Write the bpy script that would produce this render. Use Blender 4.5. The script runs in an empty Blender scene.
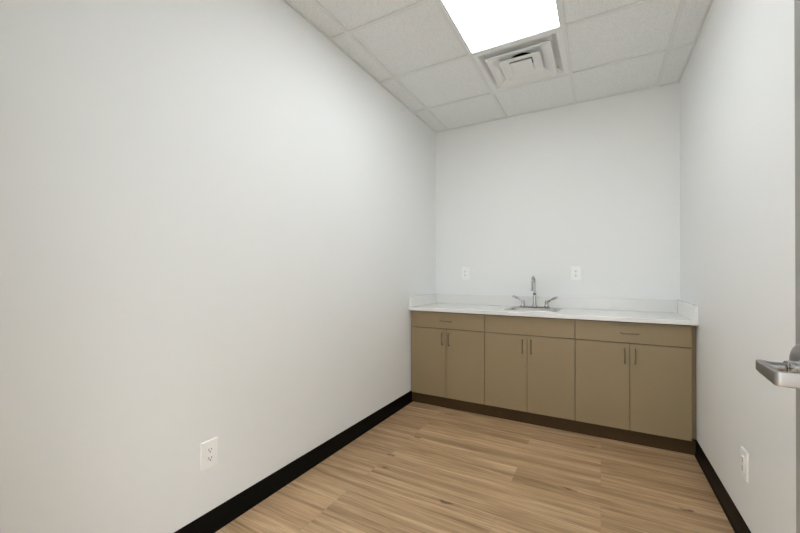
import bpy, bmesh, math
from mathutils import Vector, Matrix

scene = bpy.context.scene
COL = scene.collection
PI = math.pi

# ------------------------------------------------------------------ measures (metres)
XL, XR = -1.5648, 0.5539          # side walls
YB = 3.6456                       # back wall
YF = 0.03                         # room face of the wall with the doorway
YH = -1.75                        # far side of the corridor
H = 2.7463                        # ceiling height
EYE = 1.1841
TILE = 0.6096
GX = [-1.4191 + k * TILE for k in range(4)]          # runners along the room
C3 = 3.0915
GY = [C3 - k * TILE for k in range(6)]               # cross runners
CAB_Y = 3.0471                    # face of doors and drawers
CT_TOP, CT_BOT = 0.8972, 0.8680
UNITS = [(-1.5514, -0.8583), (-0.8583, -0.1694), (-0.1694, 0.5270)]


# ------------------------------------------------------------------ materials
def mat(name, color, rough=0.5, metal=0.0, spec=0.5, bump=None, coat=0.0):
    m = bpy.data.materials.new(name)
    m.use_nodes = True
    nt = m.node_tree
    b = nt.nodes['Principled BSDF']
    b.inputs['Base Color'].default_value = (*color, 1)
    b.inputs['Roughness'].default_value = rough
    b.inputs['Metallic'].default_value = metal
    b.inputs['Specular IOR Level'].default_value = spec
    b.inputs['Coat Weight'].default_value = coat
    if bump:
        scale, strength, dist = bump
        tc = nt.nodes.new('ShaderNodeTexCoord')
        n = nt.nodes.new('ShaderNodeTexNoise')
        n.inputs['Scale'].default_value = scale
        n.inputs['Detail'].default_value = 3
        bp = nt.nodes.new('ShaderNodeBump')
        bp.inputs['Strength'].default_value = strength
        bp.inputs['Distance'].default_value = dist
        nt.links.new(tc.outputs['Object'], n.inputs['Vector'])
        nt.links.new(n.outputs['Fac'], bp.inputs['Height'])
        nt.links.new(bp.outputs['Normal'], b.inputs['Normal'])
    return m


def mixed(m, c1, c2, scale=(1, 1, 1), noise=5.0, detail=4, lo=0.35, hi=0.65):
    """a noise-driven colour between c1 and c2"""
    nt = m.node_tree
    b = nt.nodes['Principled BSDF']
    tc = nt.nodes.new('ShaderNodeTexCoord')
    mp = nt.nodes.new('ShaderNodeMapping')
    mp.inputs['Scale'].default_value = scale
    n = nt.nodes.new('ShaderNodeTexNoise')
    n.inputs['Scale'].default_value = noise
    n.inputs['Detail'].default_value = detail
    r = nt.nodes.new('ShaderNodeValToRGB')
    r.color_ramp.elements[0].position = lo
    r.color_ramp.elements[0].color = (*c1, 1)
    r.color_ramp.elements[1].position = hi
    r.color_ramp.elements[1].color = (*c2, 1)
    nt.links.new(tc.outputs['Object'], mp.inputs['Vector'])
    nt.links.new(mp.outputs['Vector'], n.inputs['Vector'])
    nt.links.new(n.outputs['Fac'], r.inputs['Fac'])
    nt.links.new(r.outputs['Color'], b.inputs['Base Color'])
    return m


M = {}
M['wall'] = mat('wall_paint', (0.815, 0.826, 0.823), 0.55, spec=0.35, bump=(220, 0.06, 0.002))
M['grid'] = mat('grid_white', (0.72, 0.735, 0.73), 0.45)
M['tile'] = mixed(mat('tile_mineral', (0.7, 0.7, 0.67), 0.95, spec=0.1, bump=(260, 0.35, 0.003)),
                  (0.685, 0.702, 0.70), (0.815, 0.832, 0.83), noise=210, detail=2, lo=0.36, hi=0.52)
M['base'] = mat('black_rubber', (0.0035, 0.0032, 0.003), 0.42, spec=0.12)
M['laminate'] = mixed(mat('taupe_laminate', (0.25, 0.2, 0.13), 0.42, spec=0.4),
                      (0.285, 0.214, 0.120), (0.297, 0.224, 0.127), scale=(14, 14, 90), noise=3)
M['toe'] = mixed(mat('brown_toe_board', (0.1, 0.07, 0.04), 0.55, spec=0.2),
                 (0.060, 0.035, 0.0135), (0.072, 0.042, 0.017), scale=(4, 4, 40), noise=5)
M['carcass_shade'] = mat('cabinet_box_shade', (0.055, 0.038, 0.022), 0.7)  # box colour darkened so gaps between the fronts look like shadow
M['counter'] = mixed(mat('white_quartz', (0.85, 0.85, 0.84), 0.22, spec=0.5),
                     (0.76, 0.755, 0.74), (0.80, 0.795, 0.78), noise=160, detail=3)
M['steel'] = mat('brushed_steel', (0.56, 0.55, 0.53), 0.26, 1.0)
M['chrome'] = mat('polished_chrome', (0.50, 0.50, 0.50), 0.10, 1.0)
M['pull'] = mat('satin_nickel_pull', (0.20, 0.165, 0.112), 0.33, 1.0)
M['lever'] = mat('satin_lever', (0.33, 0.32, 0.315), 0.42, 1.0, bump=(600, 0.05, 0.001))
M['black'] = mat('black_plastic', (0.012, 0.012, 0.012), 0.4)
M['dark'] = mat('duct_black', (0.010, 0.010, 0.010), 0.9, spec=0.1)
M['plate'] = mat('white_plastic', (0.90, 0.90, 0.885), 0.30)
M['slot'] = mat('slot_dark', (0.010, 0.010, 0.010), 0.6)
M['vent'] = mat('vent_white', (0.78, 0.79, 0.785), 0.40)
M['door'] = mat('grey_door_paint', (0.265, 0.255, 0.24), 0.45, bump=(300, 0.05, 0.001))
M['frame'] = mat('grey_frame_paint', (0.30, 0.29, 0.28), 0.45)

m = mat('light_lens', (0.9, 0.9, 0.9), 0.4)
b = m.node_tree.nodes['Principled BSDF']
b.inputs['Emission Color'].default_value = (0.93, 0.985, 1.03, 1)
b.inputs['Emission Strength'].default_value = 7.1
M['lens'] = m


def wood():
    m = bpy.data.materials.new('oak_plank_floor')
    m.use_nodes = True
    nt = m.node_tree
    N, L = nt.nodes.new, nt.links.new
    b = nt.nodes['Principled BSDF']
    b.inputs['Roughness'].default_value = 0.42
    b.inputs['Specular IOR Level'].default_value = 0.35
    tc = N('ShaderNodeTexCoord')
    br = N('ShaderNodeTexBrick')                      # planks 1.22 x 0.18 m along x
    br.offset = 0.37
    br.offset_frequency = 3
    for k, v in (('Scale', 1.0), ('Mortar Size', 0.0007), ('Mortar Smooth', 0.3), ('Bias', 0.0),
                 ('Brick Width', 1.22), ('Row Height', 0.18)):
        br.inputs[k].default_value = v
    br.inputs['Color1'].default_value = (0, 0, 0, 1)
    br.inputs['Color2'].default_value = (1, 1, 1, 1)
    br.inputs['Mortar'].default_value = (0.5, 0.5, 0.5, 1)
    L(tc.outputs['Object'], br.inputs['Vector'])
    # every plank takes its own piece of grain
    sc = N('ShaderNodeVectorMath'); sc.operation = 'SCALE'
    sc.inputs['Scale'].default_value = 37.0
    L(br.outputs['Color'], sc.inputs[0])
    ad = N('ShaderNodeVectorMath'); ad.operation = 'ADD'
    L(tc.outputs['Object'], ad.inputs[0]); L(sc.outputs['Vector'], ad.inputs[1])

    def noise(scale, detail, rough, dist=0.0):
        mp = N('ShaderNodeMapping'); mp.inputs['Scale'].default_value = scale
        n = N('ShaderNodeTexNoise'); n.inputs['Scale'].default_value = 1.0
        n.inputs['Detail'].default_value = detail
        n.inputs['Roughness'].default_value = rough
        n.inputs['Distortion'].default_value = dist
        L(ad.outputs['Vector'], mp.inputs['Vector']); L(mp.outputs['Vector'], n.inputs['Vector'])
        return n.outputs['Fac']

    broad = noise((0.7, 16, 1), 5, 0.66, 1.2)         # wide light and dark streaks
    fine = noise((2.6, 95, 1), 6, 0.74, 0.6)         # fine grain
    r1 = N('ShaderNodeValToRGB')
    e = r1.color_ramp.elements
    e[0].position = 0.30; e[0].color = (0.265, 0.159, 0.079, 1)
    e[1].position = 0.70; e[1].color = (0.680, 0.478, 0.296, 1)
    x = e.new(0.5); x.color = (0.490, 0.327, 0.185, 1)
    L(broad, r1.inputs['Fac'])
    r2 = N('ShaderNodeValToRGB')
    e = r2.color_ramp.elements
    e[0].position = 0.30; e[0].color = (0.52, 0.46, 0.38, 1)
    e[1].position = 0.60; e[1].color = (1.08, 1.08, 1.08, 1)
    L(fine, r2.inputs['Fac'])
    mx = N('ShaderNodeMix'); mx.data_type = 'RGBA'; mx.blend_type = 'MULTIPLY'
    mx.inputs[0].default_value = 0.85
    L(r1.outputs['Color'], mx.inputs[6]); L(r2.outputs['Color'], mx.inputs[7])
    # plank to plank tone
    tone = N('ShaderNodeMapRange')
    tone.inputs['To Min'].default_value = 0.94; tone.inputs['To Max'].default_value = 1.05
    L(br.outputs['Color'], tone.inputs['Value'])
    tn = N('ShaderNodeVectorMath'); tn.operation = 'SCALE'
    L(mx.outputs[2], tn.inputs[0]); L(tone.outputs['Result'], tn.inputs['Scale'])
    # knots: rare dark stretched spots
    mp = N('ShaderNodeMapping'); mp.inputs['Scale'].default_value = (1.9, 5.6, 1)
    wob = N('ShaderNodeTexNoise'); wob.inputs['Scale'].default_value = 22
    L(tc.outputs['Object'], wob.inputs['Vector'])
    wa = N('ShaderNodeVectorMath'); wa.operation = 'MULTIPLY_ADD'
    wa.inputs[1].default_value = (0.10, 0.035, 0)
    L(wob.outputs['Color'], wa.inputs[0]); L(tc.outputs['Object'], wa.inputs[2])
    L(wa.outputs['Vector'], mp.inputs['Vector'])
    vo = N('ShaderNodeTexVoronoi'); vo.inputs['Scale'].default_value = 1.0; vo.voronoi_dimensions = '2D'
    L(mp.outputs['Vector'], vo.inputs['Vector'])
    dist = N('ShaderNodeMapRange')
    dist.inputs['From Min'].default_value = 0.015; dist.inputs['From Max'].default_value = 0.085
    dist.inputs['To Min'].default_value = 1.0; dist.inputs['To Max'].default_value = 0.0
    L(vo.outputs['Distance'], dist.inputs['Value'])
    sep = N('ShaderNodeSeparateColor'); L(vo.outputs['Color'], sep.inputs['Color'])
    rare = N('ShaderNodeMath'); rare.operation = 'GREATER_THAN'; rare.inputs[1].default_value = 0.74
    L(sep.outputs[0], rare.inputs[0])
    kn = N('ShaderNodeMath'); kn.operation = 'MULTIPLY'
    L(dist.outputs['Result'], kn.inputs[0]); L(rare.outputs[0], kn.inputs[1])
    k2 = N('ShaderNodeMath'); k2.operation = 'MULTIPLY'; k2.inputs[1].default_value = 0.9
    L(kn.outputs[0], k2.inputs[0])
    mk = N('ShaderNodeMix'); mk.data_type = 'RGBA'
    mk.inputs[7].default_value = (0.10, 0.055, 0.026, 1)
    L(k2.outputs[0], mk.inputs[0]); L(tn.outputs['Vector'], mk.inputs[6])
    # seams
    sm = N('ShaderNodeMix'); sm.data_type = 'RGBA'
    sf = N('ShaderNodeMath'); sf.operation = 'MULTIPLY'; sf.inputs[1].default_value = 0.55
    L(br.outputs['Fac'], sf.inputs[0])
    sm.inputs[7].default_value = (0.20, 0.125, 0.07, 1)
    L(sf.outputs[0], sm.inputs[0]); L(mk.outputs[2], sm.inputs[6])
    L(sm.outputs[2], b.inputs['Base Color'])
    bp = N('ShaderNodeBump'); bp.inputs['Strength'].default_value = 0.12; bp.inputs['Distance'].default_value = 0.001
    L(fine, bp.inputs['Height']); L(bp.outputs['Normal'], b.inputs['Normal'])
    return m


M['wood'] = wood()


# ------------------------------------------------------------------ mesh helpers
def box(bm, x0, x1, y0, y1, z0, z1, bevel=0.0, seg=2):
    vs = [bm.verts.new((x, y, z)) for x in (x0, x1) for y in (y0, y1) for z in (z0, z1)]
    q = [(0, 1, 3, 2), (4, 6, 7, 5), (0, 4, 5, 1), (2, 3, 7, 6), (0, 2, 6, 4), (1, 5, 7, 3)]
    fs = [bm.faces.new([vs[i] for i in f]) for f in q]
    if bevel:
        es = list({e for f in fs for e in f.edges})
        bmesh.ops.bevel(bm, geom=es, offset=bevel, segments=seg, profile=0.5, affect='EDGES')


def rings(bm, loops, cap0=True, cap1=True, closed=False):
    """skin a list of point loops of equal length"""
    vv = [[bm.verts.new(p) for p in lp] for lp in loops]
    n = len(vv[0])
    pairs = list(zip(vv[:-1], vv[1:])) + ([(vv[-1], vv[0])] if closed else [])
    for a, c in pairs:
        for i in range(n):
            j = (i + 1) % n
            bm.faces.new((a[i], a[j], c[j], c[i]))
    if not closed:
        if cap0: bm.faces.new(list(reversed(vv[0])))
        if cap1: bm.faces.new(vv[-1])


def lathe(bm, prof, n=28, axis='z', at=(0, 0, 0), cap0=True, cap1=True):
    lps = []
    for r, h in prof:
        r = max(r, 1e-5)
        lp = []
        for i in range(n):
            a = 2 * PI * i / n
            u, v = r * math.cos(a), r * math.sin(a)
            p = {'z': (u, v, h), 'x': (h, u, v), 'y': (v, h, u)}[axis]
            lp.append(Vector(p) + Vector(at))
        lps.append(lp)
    rings(bm, lps, cap0, cap1)


def tube(bm, pts, rad, n=12):
    """round sweep along a path; rad is a number or one number per point"""
    pts = [Vector(p) for p in pts]
    rad = rad if isinstance(rad, (list, tuple)) else [rad] * len(pts)
    t0 = (pts[1] - pts[0]).normalized()
    up = Vector((0, 0, 1)) if abs(t0.z) < 0.9 else Vector((1, 0, 0))
    u = t0.cross(up).normalized()
    lps = []
    for i, p in enumerate(pts):
        a = pts[max(i - 1, 0)]; c = pts[min(i + 1, len(pts) - 1)]
        t = (c - a).normalized()
        u = (u - t * u.dot(t)).normalized()
        v = t.cross(u)
        lps.append([p + (u * math.cos(2 * PI * k / n) + v * math.sin(2 * PI * k / n)) * rad[i] for k in range(n)])
    rings(bm, lps)


def fillet(pts, r, n=6):
    """round the inner corners of a path"""
    pts = [Vector(p) for p in pts]
    out = [pts[0]]
    for a, p, c in zip(pts[:-2], pts[1:-1], pts[2:]):
        d0 = (a - p).normalized(); d1 = (c - p).normalized()
        s, e = p + d0 * r, p + d1 * r
        for k in range(n + 1):
            t = k / n
            out.append(s * (1 - t) ** 2 + p * 2 * t * (1 - t) + e * t * t)
    out.append(pts[-1])
    return out


def rrect(cx, cy, hx, hy, r, z, n=6):
    out = []
    for sx, sy, a0 in ((1, 1, 0), (-1, 1, PI / 2), (-1, -1, PI), (1, -1, 1.5 * PI)):
        for k in range(n + 1):
            a = a0 + PI / 2 * k / n
            out.append((cx + sx * (hx - r) + r * math.cos(a), cy + sy * (hy - r) + r * math.sin(a), z))
    return out


def prism_x(bm, prof, x0, x1):
    """closed (y,z) profile swept along x"""
    rings(bm, [[(x0, y, z) for y, z in prof], [(x1, y, z) for y, z in prof]])


def obj(name, bm, m, parent=None, smooth=None, at=None):
    bmesh.ops.recalc_face_normals(bm, faces=bm.faces)
    if at is not None:
        bmesh.ops.translate(bm, verts=bm.verts, vec=-Vector(at))
    me = bpy.data.meshes.new(name)
    bm.to_mesh(me); bm.free()
    me.materials.append(M[m])
    if smooth is not None:
        for p in me.polygons: p.use_smooth = True
        me.set_sharp_from_angle(angle=math.radians(smooth))
    o = bpy.data.objects.new(name, me)
    COL.objects.link(o)
    if parent:
        o.parent = parent
    elif at is not None:
        o.location = at
    return o


def thing(name, label, cat, loc, rot=(0, 0, 0), group=None):
    o = bpy.data.objects.new(name, None)
    o.empty_display_size = 0.05
    COL.objects.link(o)
    o.location = loc; o.rotation_euler = rot
    return tag(o, label, cat, group)


def tag(o, label, cat, group=None):
    o['label'] = label; o['category'] = cat
    if group: o['group'] = group
    return o


def struct(name, bm, m, label=None, cat=None, parent=None, smooth=None):
    o = obj(name, bm, m, parent, smooth)
    o['kind'] = 'structure'
    if label: o['label'] = label
    if cat: o['category'] = cat
    return o


def B(*boxes, bevel=0.0):
    bm = bmesh.new()
    for x in boxes: box(bm, *x, bevel=bevel)
    return bm


# ------------------------------------------------------------------ the room
WT = 0.12
OX0, OX1, OZ = -0.56, 0.372, 2.14                    # doorway
struct('floor', B((XL - WT, XR + WT, YF - WT, YB + WT, -0.05, 0)), 'wood', 'light oak plank floor', 'floor')
struct('wall_left', B((XL - WT, XL, YF - WT, YB + WT, 0, H + 0.15)), 'wall', 'long bare off-white wall on the left', 'wall')
struct('wall_right', B((XR, XR + WT, YF - WT, YB + WT, 0, H + 0.15)), 'wall', 'off-white wall beside the open door', 'wall')
struct('wall_back', B((XL, XR, YB, YB + WT, 0, H + 0.15)), 'wall', 'off-white wall behind the counter and sink', 'wall')
struct('wall_front', B((XL, OX0, YF - WT, YF, 0, H + 0.15), (OX1, XR, YF - WT, YF, 0, H + 0.15),
                       (OX0, OX1, YF - WT, YF, OZ, H + 0.15)), 'wall', 'off-white wall around the doorway', 'wall')

# corridor outside the doorway
struct('floor_corridor', B((XL - WT, XR + WT, YH, YF - WT, -0.05, 0)), 'wood', 'oak plank floor of the corridor', 'floor')
struct('wall_corridor', B((XL - WT, XR + WT, YH - WT, YH, 0, H), (XL - WT, XL, YH, YF - WT, 0, H), (XR, XR + WT, YH, YF - WT, 0, H)),
       'wall', 'off-white corridor walls', 'wall')
struct('ceiling_corridor', B((XL - WT, XR + WT, YH, YF - WT, H, H + 0.05)), 'tile', 'white corridor ceiling', 'ceiling')

# ceiling tiles laid in a flush grid, open over the light and the vent
xs = [XL] + GX + [XR]
ys = [YF] + sorted(GY) + [YB]
ys = [ys[0]] + [y for y in ys[1:] if y > YF + 0.02]
LX0, LX1 = GX[1], GX[2]
LY0, LY1 = GY[3], GY[1]                              # light, two bays
VY0, VY1 = GY[1], GY[0]                              # vent, one bay
bm = bmesh.new()
for i in range(len(xs) - 1):
    for j in range(len(ys) - 1):
        cx, cy = (xs[i] + xs[i + 1]) / 2, (ys[j] + ys[j + 1]) / 2
        if LX0 < cx < LX1 and LY0 < cy < VY1: continue
        box(bm, xs[i] + .006, xs[i + 1] - .006, ys[j] + .004, ys[j + 1] - .004, H + .0080, H + .022)
box(bm, XL - .1, XR + .1, YF - .1, YB + .1, H + .13, H + .15)
ceil = struct('ceiling', bm, 'tile', 'suspended ceiling of white mineral tiles', 'ceiling')
bm = bmesh.new()
G = 0.012
for x in GX:
    box(bm, x - G, x + G, YF, YB, H, H + .0075)
for y in GY:
    if y < YF + .02: continue
    for i in range(len(xs) - 1):
        box(bm, xs[i] + (G if i else 0), xs[i + 1] - (G if i < len(xs) - 2 else 0), y - G, y + G, H, H + .0075)
# wall angle
box(bm, XL + .002, XL + .012, YF + .002, YB - .002, H - .0008, H + .0075); box(bm, XR - .012, XR - .002, YF + .002, YB - .002, H - .0008, H + .0075)
box(bm, XL + .012, XR - .012, YB - .012, YB - .002, H - .0008, H + .0075); box(bm, XL + .012, XR - .012, YF + .002, YF + .022, H - .0008, H + .0075)
struct('ceiling_grid', bm, 'grid', parent=ceil)

# baseboards: rubber cove base with a small toe
BH, TOE_Y = 0.105, 3.0765
prof = [(0, 0), (.013, 0), (.0125, .003), (.008, .010), (.0055, .020), (.0050, BH - .004), (.003, BH), (0, BH)]


def base_run(name, label, p0, p1, nrm):
    bm = bmesh.new()
    rings(bm, [[(p[0] + nrm[0] * d, p[1] + nrm[1] * d, z) for d, z in prof] for p in (p0, p1)])
    struct(name, bm, 'base', label, 'baseboard', smooth=40)


base_run('baseboard_left', 'black rubber baseboard along the left wall', (XL, YF), (XL, TOE_Y - .001), (1, 0))
base_run('baseboard_right', 'black rubber baseboard along the right wall', (XR, YF), (XR, TOE_Y - .001), (-1, 0))
base_run('baseboard_front', 'black rubber baseboard beside the doorway', (XL + .014, YF), (OX0 - .055, YF), (0, 1))

# ------------------------------------------------------------------ doorway, door, lever
struct('trim_1', B((OX0 - .05, OX0 + .0, YF - WT - .012, YF + .012, 0, OZ + .05), (OX1, OX1 + .05, YF - WT - .012, YF + .012, 0, OZ + .05),
                   (OX0, OX1, YF - WT - .012, YF + .012, OZ, OZ + .05)), 'frame', 'grey metal door frame', 'door frame')
XD, YE = 0.3210, 0.970
ZL = 1.0245
bm = bmesh.new()
box(bm, XD, XD + .0445, YE - .914, YE, .010, 2.12, bevel=.0015, seg=1)
door = struct('door_1', bm, 'door', 'grey door standing open with a satin metal lever', 'door')
YN = 0.900
bm = bmesh.new()                                      # stepped round rose
lathe(bm, [(.0425, XD - .0003), (.0425, XD - .010), (.0415, XD - .0150), (.037, XD - .0195), (.028, XD - .0225), (.0165, XD - .0235)],
      n=48, axis='x', at=(0, YN, ZL + .002))
handle = obj('lever_handle', bm, 'lever', door, smooth=25)
handle['label'] = 'satin metal lever handle'
bm = bmesh.new()                                      # polished collar round the neck
lathe(bm, [(.0125, XD - .0236), (.0125, XD - .033), (.0112, XD - .0345), (.0112, XD - .036)], n=32, axis='x', at=(0, YN, ZL))
o = obj('collar', bm, 'chrome', handle, smooth=30); o['label'] = 'polished chrome collar'
# lever: neck out from the door, bar back along the door, return towards the door
XT = 0.2515
path = fillet([(XD - .0362, YN, ZL), (XT, YN + .002, ZL), (XT + .0005, .822, ZL - .0055), (XD - .010, .816, ZL - .0055)], .0035, 8)
bm = bmesh.new()
pts = [Vector(p) for p in path]
# more points along the long stretches for an even taper
dense = [pts[0]]
for a, c in zip(pts[:-1], pts[1:]):
    k = max(1, int((c - a).length / .008))
    dense += [a.lerp(c, (i + 1) / k) for i in range(k)]
tot = sum((c - a).length for a, c in zip(dense[:-1], dense[1:]))
run = 0.0
lps = []
for i, p in enumerate(dense):
    a, c = dense[max(i - 1, 0)], dense[min(i + 1, len(dense) - 1)]
    if i: run += (p - dense[i - 1]).length
    t = (c - a); t.z = 0; t.normalize()
    side = Vector((t.y, -t.x, 0))
    s = run / tot
    L1 = .031 / tot
    if s < L1 * .75:
        hh, hw = .0078, .0090                         # round neck
    else:
        f = min(1, (s - L1 * .75) / .06)
        g = min(1, max(0, (s - L1) / (.10 / tot)))
        hh = .0094 + .0030 * g
        hw = .0090 + (.0052 - .0090) * f
    sq = 2.0 if s < L1 * .75 else 7.0                  # round neck, squarish bar
    lp = []
    for k in range(24):
        an = 2 * PI * k / 24
        cu, sv = math.cos(an), math.sin(an)
        lp.append(p + side * (hw * math.copysign(abs(cu) ** (2 / sq), cu)) + Vector((0, 0, hh * math.copysign(abs(sv) ** (2 / sq), sv))))
    lps.append(lp)
rings(bm, lps)
obj('lever', bm, 'lever', handle, smooth=35)

# ------------------------------------------------------------------ base cabinets
GAP = 0.0022
DT = 0.019                                            # front thickness
ZD0, ZD1 = 0.1005, 0.7108                             # doors
ZW0, ZW1 = 0.7164, 0.8585                             # drawer fronts


def pull(parent, at, p, horizontal):
    """wire pull on a front; p = centre on the face"""
    x, y, z = p
    h, out = .051, .030
    if horizontal:
        pts = [(x - h, y, z), (x - h, y - out, z), (x + h, y - out, z), (x + h, y, z)]
    else:
        pts = [(x, y, z - h), (x, y - out, z - h), (x, y - out, z + h), (x, y, z + h)]
    bm = bmesh.new()
    tube(bm, fillet(pts, .007, 5), .0042, 12)
    obj('pull_handle', bm, 'pull', parent, smooth=50, at=at)


LABELS = ['leftmost of three taupe base cabinets, with a handled drawer above two doors',
          'middle taupe base cabinet under the sink, with a plain front above two doors',
          'rightmost of three taupe base cabinets, with a handled drawer and a wall filler strip']
for k, (x0, x1) in enumerate(UNITS):
    at = (x0, CAB_Y + DT, 0.0)
    t = thing('base_cabinet', LABELS[k], 'cabinet', at, group='taupe base cabinets under the counter')
    e = .0004
    yb0, yb1, p = CAB_Y + DT + .002, YB - .003, .016
    ca, cb = x0 + e + (.003 if k == 0 else 0), x1 - e - (.003 if k == 2 else 0)
    z0, z1 = .1012, CT_BOT - .001
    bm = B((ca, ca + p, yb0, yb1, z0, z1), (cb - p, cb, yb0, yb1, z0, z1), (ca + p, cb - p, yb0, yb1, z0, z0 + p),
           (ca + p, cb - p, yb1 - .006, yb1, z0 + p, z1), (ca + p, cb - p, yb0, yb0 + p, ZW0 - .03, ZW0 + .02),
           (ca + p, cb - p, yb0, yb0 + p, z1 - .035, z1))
    obj('cabinet_body', bm, 'carcass_shade', t, at=at)
    if k == 0:                                        # scribe strip to the wall
        obj('filler_strip', B((XL + .0005, x0 + .003, CAB_Y + .0195, CAB_Y + .0355, .106, CT_BOT - .001)), 'laminate', t, at=at)
    if k == 2:
        obj('filler_strip', B((x1 - .003, XR - .0005, CAB_Y + .040, CAB_Y + .056, .106, CT_BOT - .001)), 'laminate', t, at=at)
    g = GAP
    bm = bmesh.new()
    box(bm, x0 + g, x1 - g, CAB_Y, CAB_Y + DT, ZW0, ZW1, bevel=.001, seg=1)
    d = obj('drawer' if k != 1 else 'false_drawer_front', bm, 'laminate', t, at=at)
    xm = (x0 + x1) / 2
    if k != 1:
        pull(d, at, (xm, CAB_Y, .785), True)
    for s, (a, c) in ((-1, (x0 + g, xm - .0012)), (1, (xm + .0012, x1 - g))):
        bm = bmesh.new()
        box(bm, a, c, CAB_Y, CAB_Y + DT, ZD0, ZD1, bevel=.001, seg=1)
        dr = obj('door', bm, 'laminate', t, at=at)
        pull(dr, at, (xm + s * .032, CAB_Y, .6245), False)

at = (XL, TOE_Y, 0)
t = obj('toe_kick', B((XL + .001, XR - .001, TOE_Y, TOE_Y + .016, .0005, .1002)), 'toe', at=at)
tag(t, 'dark brown toe kick board on the floor below the cabinets', 'toe kick')

# ------------------------------------------------------------------ countertop
CX0, CX1 = XL + .0008, XR - .0008
CY0, CY1 = CAB_Y - .030, YB - .0008
SCX, SCY, SHX, SHY = -0.522, 3.396, 0.220, 0.192      # sink outer
hx0, hx1, hy0, hy1 = SCX - SHX + .012, SCX + SHX - .012, SCY - SHY + .012, SCY + SHY - .012
bm = bmesh.new()
gx, gy = [CX0, hx0, hx1, CX1], [CY0, hy0, hy1, CY1]
vt = [[[bm.verts.new((x, y, z)) for y in gy] for x in gx] for z in (CT_BOT, CT_TOP)]
for i in range(3):
    for j in range(3):
        if i == 1 and j == 1: continue
        for zi in (0, 1):
            v = vt[zi]
            bm.faces.new((v[i][j], v[i + 1][j], v[i + 1][j + 1], v[i][j + 1]))
for a, c in [((i, 0), (i + 1, 0)) for i in range(3)] + [((i, 3), (i + 1, 3)) for i in range(3)] + \
            [((0, j), (0, j + 1)) for j in range(3)] + [((3, j), (3, j + 1)) for j in range(3)] + \
            [((1, 1), (2, 1)), ((2, 1), (2, 2)), ((2, 2), (1, 2)), ((1, 2), (1, 1))]:
    bm.faces.new((vt[0][a[0]][a[1]], vt[0][c[0]][c[1]], vt[1][c[0]][c[1]], vt[1][a[0]][a[1]]))
es = [e for e in bm.edges if all(abs(v.co.y - CY0) < 1e-6 for v in e.verts) and abs(e.verts[0].co.z - e.verts[1].co.z) < 1e-6]
bmesh.ops.bevel(bm, geom=es, offset=.002, segments=2, profile=.5, affect='EDGES')
ct = obj('countertop', bm, 'counter', at=(CX0, CY0, CT_BOT))
tag(ct, 'long white countertop with low backsplash on the taupe cabinets', 'countertop')
ZS = 0.9985
a0 = (CX0, CY0, CT_BOT)
bm = bmesh.new(); box(bm, CX0 + .0200, CX1 - .0200, CY1 - .0195, CY1, CT_TOP + .0002, ZS, bevel=.0015)
obj('backsplash', bm, 'counter', ct, at=a0)
for x0, x1 in ((CX0, CX0 + .0195), (CX1 - .0195, CX1)):
    bm = bmesh.new(); box(bm, x0, x1, CY0 + .001, CY1, CT_TOP + .0002, ZS, bevel=.0015)
    obj('side_splash', bm, 'counter', ct, at=a0)

# ------------------------------------------------------------------ sink
at = (SCX, SCY, CT_TOP)
t = thing('sink', 'stainless drop-in sink set in the white countertop', 'sink', at)
bm = bmesh.new()
bcx, bcy, bhx, bhy = SCX, SCY - .034, .184, .124
Z = CT_TOP
rings(bm, [rrect(SCX, SCY, SHX, SHY, .040, Z + .0006), rrect(SCX, SCY, SHX - .001, SHY - .001, .040, Z + .0030),
           rrect(SCX, SCY, SHX - .005, SHY - .005, .038, Z + .0048), rrect(SCX, SCY, SHX - .011, SHY - .011, .034, Z + .0035),
           rrect(bcx, bcy, bhx + .006, bhy + .006, .056, Z + .0026), rrect(bcx, bcy, bhx, bhy, .052, Z - .001)], False, False)
obj('rim', bm, 'steel', t, smooth=40, at=at)
bm = bmesh.new()
rings(bm, [rrect(bcx, bcy, bhx, bhy, .052, Z - .001), rrect(bcx, bcy, bhx - .004, bhy - .004, .050, Z - .02),
           rrect(bcx, bcy, bhx - .010, bhy - .010, .050, Z - .125), rrect(bcx, bcy, bhx - .018, bhy - .018, .050, Z - .142),
           rrect(bcx, bcy, bhx - .035, bhy - .035, .045, Z - .150), rrect(bcx, bcy, .045, .045, .0449, Z - .153)], False, True)
obj('bowl', bm, 'steel', t, smooth=40, at=at)
bm = bmesh.new()
lathe(bm, [(.043, -.1525), (.043, -.1505), (.036, -.1495), (.030, -.1515), (.012, -.1515), (.010, -.1470), (.004, -.1455)], n=32, at=(bcx, bcy, Z))
obj('drain', bm, 'chrome', t, smooth=35, at=at)

# ------------------------------------------------------------------ faucet on the sink's rear ledge
FX, FY, FZ = -0.532, 3.542, CT_TOP + .0038
at = (FX, FY, FZ)
t = thing('faucet', 'chrome gooseneck faucet with two wing handles behind the sink bowl', 'faucet', at)
bm = bmesh.new()
rings(bm, [rrect(0, 0, .132, .027, .0268, .0003), rrect(0, 0, .132, .027, .0268, .007), rrect(0, 0, .129, .024, .0238, .0105)])
obj('base_plate', bm, 'chrome', t, smooth=40)
bm = bmesh.new()
lathe(bm, [(.0235, .0107), (.0235, .016), (.0185, .024), (.0150, .050), (.0125, .085), (.0110, .110), (.0108, .118)], n=32)
spb = obj('spout_base', bm, 'chrome', t, smooth=40)
bm = bmesh.new(); lathe(bm, [(.0100, .1182), (.0135, .1185), (.0138, .124), (.0135, .1295), (.0098, .130)], n=28)
o = obj('collar', bm, 'black', t, smooth=35); o['label'] = 'black collar ring'
pts = [(0, 0, .1302), (0, 0, .170), (0, 0, .215)]
R, c0 = .062, .221
for k in range(0, 19):
    a = PI * k / 18
    pts.append((-.003 * (1 - math.cos(a)) / 2, -R + R * math.cos(a), c0 + R * math.sin(a)))
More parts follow.
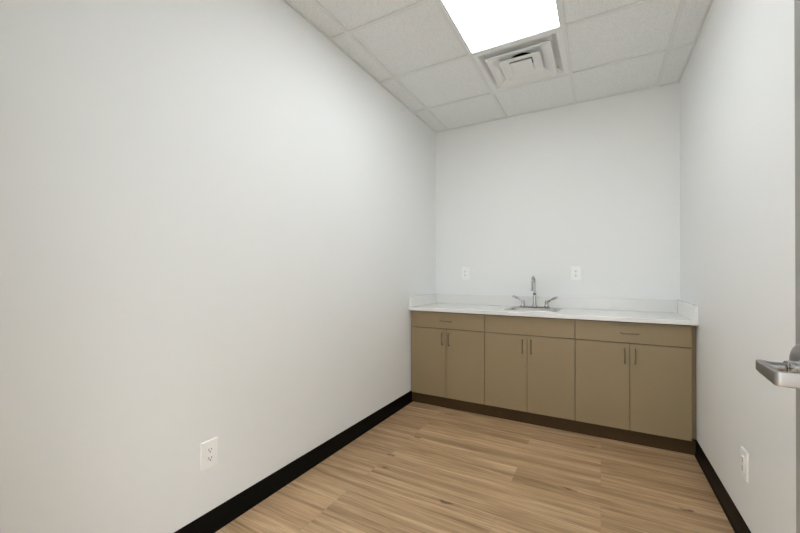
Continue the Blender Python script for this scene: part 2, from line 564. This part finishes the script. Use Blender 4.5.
pts += [(-.003, -2 * R, .205), (-.003, -2 * R, .178)]
bm = bmesh.new(); tube(bm, pts, .0086, 16)
obj('gooseneck_spout', bm, 'chrome', t, smooth=50)
bm = bmesh.new(); lathe(bm, [(.0105, .156), (.0112, .158), (.0112, .176), (.0095, .1785)], n=24, at=(-.003, -2 * R, 0))
obj('aerator', bm, 'chrome', t, smooth=40)
for s in (-1, 1):
    bx = s * .1035
    bm = bmesh.new()
    lathe(bm, [(.0225, .0107), (.0225, .015), (.0175, .022), (.0150, .040), (.0158, .047), (.0158, .058), (.0125, .064), (.006, .0665)], n=28, at=(bx, 0, 0))
    hb = obj('faucet_handle', bm, 'chrome', t, smooth=35)
    # wing blade: slim arm swelling to a spoon-shaped paddle
    bm = bmesh.new()
    lps = []
    n = 14
    for k in range(n + 1):
        u = k / n
        px = bx + s * (.010 + .084 * u)
        pz = .055 + .046 * u + .006 * math.sin(PI * u)
        py = -.012 * u
        wy = .0060 + .0105 * max(0, math.sin(PI * min(1, max(0, (u - .30) / .74)))) ** .8 if u > .3 else .0060
        wz = .0058 + (.0048 * math.sin(PI * min(1, (u - .35) / .70)) if u > .35 else 0)
        if k == n: wy, wz = .006, .0035
        ring = []
        for q in range(14):
            an = 2 * PI * q / 14
            ring.append((px - s * wz * math.sin(an) * .45, py + wy * math.cos(an), pz + wz * math.sin(an) * .9))
        lps.append(ring)
    rings(bm, lps)
    obj('lever_blade', bm, 'chrome', hb, smooth=50)
    if s > 0:
        bm = bmesh.new()
        lathe(bm, [(.0068, -.004), (.0078, -.002), (.0078, .003), (.0066, .005)], n=18, axis='x', at=(bx + .021, -.001, .0622))
        o = obj('index_ring', bm, 'black', hb, smooth=35); o['label'] = 'black index ring'

# ------------------------------------------------------------------ wall outlets
def make_outlet():
    """lies in the local xz plane, facing -y, origin at its centre on the wall"""
    t = thing('wall_outlet', '', 'outlet', (0, 0, 0))
    bm = bmesh.new()
    def rr(hx, hz, r, y): return [(x, y, z) for x, z, _ in rrect(0, 0, hx, hz, r, 0, 4)]
    rings(bm, [rr(.0400, .0635, .004, -.0002), rr(.0400, .0635, .004, -.0042), rr(.0375, .0610, .004, -.0072)])
    obj('cover_plate', bm, 'plate', t, smooth=30)
    bm = bmesh.new()
    rings(bm, [rr(.0165, .0335, .002, -.0072), rr(.0165, .0335, .002, -.0092), rr(.0155, .0325, .002, -.0100)])
    rc = obj('receptacle', bm, 'plate', t, smooth=30)
    for s in (1, -1):
        zc = s * .0190
        obj('slot', B((-.0082, -.0050, -.0103, -.0095, zc - .001, zc + .0085)), 'slot', rc)
        obj('slot', B((.0050, .0080, -.0103, -.0095, zc, zc + .0078)), 'slot', rc)
        bm = bmesh.new(); lathe(bm, [(.0032, -.0103), (.0032, -.0095)], n=14, axis='y', at=(0, 0, zc - .0065))
        obj('ground_hole', bm, 'slot', rc)
    for s in (1, -1):
        bm = bmesh.new(); lathe(bm, [(.0030, -.0072), (.0030, -.0079), (.0020, -.0083)], n=14, axis='y', at=(0, 0, s * .0480))
        obj('screw', bm, 'plate', t, smooth=35)
    return t


def copy_tree(o, parent=None):
    c = o.copy(); COL.objects.link(c); c.parent = parent
    for ch in list(o.children): copy_tree(ch, c)
    return c


proto = make_outlet()
spots = [((XL, 1.033, .369), PI / 2, 'white wall outlet low on the long left wall above the black baseboard'),
         ((-1.2275, YB, 1.2155), 0, 'white wall outlet over the counter, between the corner and the faucet'),
         ((-.1945, YB, 1.2140), 0, 'white wall outlet over the counter, right of the faucet'),
         ((XR, 2.147, .3620), -PI / 2, 'white wall outlet low on the right wall beside the open door')]
for i, (loc, rz, lab) in enumerate(spots):
    o = proto if i == 0 else copy_tree(proto)
    o.location = loc
    o.rotation_euler = (0, 0, rz)
    tag(o, lab, 'outlet', 'white wall outlets')

# ------------------------------------------------------------------ recessed light
lcx, lcy = (LX0 + LX1) / 2, (LY0 + LY1) / 2
at = (lcx, lcy, H + .0032)
t = thing('ceiling_light', 'bright rectangular light panel set in the tiled ceiling', 'ceiling light', at)
hx, hy = TILE / 2 - .003, TILE - .003
ix, iy = .2800, TILE - .0150
bm = bmesh.new()
rings(bm, [rrect(0, 0, hx, hy, .002, .0005, 2), rrect(0, 0, ix, iy, .002, .0005, 2), rrect(0, 0, ix, iy, .002, .008, 2),
           rrect(0, 0, ix - .01, iy - .01, .002, .075, 2), rrect(0, 0, hx, hy, .002, .075, 2)], closed=True)
box(bm, -ix, ix, -iy, iy, .076, .080)
obj('light_frame', bm, 'grid', t)
bm = bmesh.new()
box(bm, -ix + .0005, ix - .0005, -iy + .0005, iy - .0005, .0030, .0060)
o = obj('lens', bm, 'lens', t); o['label'] = 'glowing white lens'

# ------------------------------------------------------------------ ceiling vent
vcx, vcy = lcx, (VY0 + VY1) / 2
at = (vcx, vcy, H + .0032)
t = thing('ceiling_vent', 'square white air vent with stepped louvres beside the light panel', 'vent', at)
h = TILE / 2 - .003


def sq(hh, z): return rrect(0, 0, hh, hh, .002, z, 2)


bm = bmesh.new()
rings(bm, [sq(h, .0005), sq(.262, .0005), sq(.255, .003), sq(.226, .030), sq(.226, .032), sq(h, .032)], closed=True)
obj('vent_frame', bm, 'vent', t)
# back pan with round duct opening
bm = bmesh.new()
DR = .097
n = 48
outer, inner = [], []
for k in range(n):
    a = 2 * PI * (k + .5) / n
    c, s = math.cos(a), math.sin(a)
    f = .226 / max(abs(c), abs(s))
    outer.append((c * f, s * f, .0325)); inner.append((c * DR, s * DR, .0325))
rings(bm, [outer, inner, [(x, y, .038) for x, y, z in inner], [(x, y, .038) for x, y, z in outer]], closed=True)
obj('back_pan', bm, 'vent', t)
bm = bmesh.new()
lathe(bm, [(DR, .0385), (DR, .110)], n=48, cap0=False)
o = obj('duct_collar', bm, 'dark', t, smooth=40); o['label'] = 'black round duct opening'


def vane(ho, hi, zo, zi):
    bm = bmesh.new()
    rings(bm, [sq(ho, zo + .004), sq(ho, zo), sq(ho - .003, zo - .0006), sq(hi, zi), sq(hi, zi + .0016), sq(ho - .003, zo + .0022)], closed=True)
    obj('louvre', bm, 'vent', t)


vane(.219, .142, -.016, .0095)
vane(.139, .078, -.016, -.0030)
bm = bmesh.new()
rings(bm, [sq(.073, -.006), sq(.075, -.014), sq(.073, -.016), sq(.02, -.016)])
obj('centre_plate', bm, 'vent', t)

# ------------------------------------------------------------------ added fill light, unseen beyond the doorway
ld = bpy.data.lights.new('corridor_fill', 'AREA')
ld.shape = 'RECTANGLE'; ld.size = 1.15; ld.size_y = .35
ld.energy = 120
ld.color = (.93, .985, 1.03)
lo = bpy.data.objects.new('corridor_fill', ld)
lo.location = (-.15, -.42, H - .01)
COL.objects.link(lo)

# ------------------------------------------------------------------ world
w = bpy.data.worlds.new('world'); scene.world = w
w.use_nodes = True
w.node_tree.nodes['Background'].inputs['Color'].default_value = (.8, .8, .8, 1)
w.node_tree.nodes['Background'].inputs['Strength'].default_value = 0.2

# ------------------------------------------------------------------ camera
F_PX, CXP, CYP = 363.06, 396.69, 274.28
yaw, pit, rol = math.radians(-29.337), math.radians(0.322), math.radians(-0.142)
c, s = math.cos(yaw), math.sin(yaw)
r = Vector((c, -s, 0))
Fw = Vector((s * math.cos(pit), c * math.cos(pit), math.sin(pit)))
U = r.cross(Fw)
rx = r * math.cos(rol) - U * math.sin(rol)
ux = r * math.sin(rol) + U * math.cos(rol)
mw = Matrix((rx, ux, -Fw)).transposed().to_4x4()
mw.translation = (0, 0, EYE)
cam = bpy.data.cameras.new('camera')
cam.sensor_fit = 'HORIZONTAL'
cam.sensor_width = 36
cam.lens = F_PX / 800 * 36
cam.shift_x = (400 - CXP) / 800
cam.shift_y = (CYP - 266.5) / 800
cam.clip_start = .02
co = bpy.data.objects.new('camera', cam)
COL.objects.link(co)
co.matrix_world = mw
scene.camera = co

vs = scene.view_settings
vs.view_transform = 'Standard'
vs.look = 'None'
vs.gamma = 1
vs.use_curve_mapping = False
vs.exposure = 0.24
scene.cycles.diffuse_bounces = 12
scene.cycles.max_bounces = 16
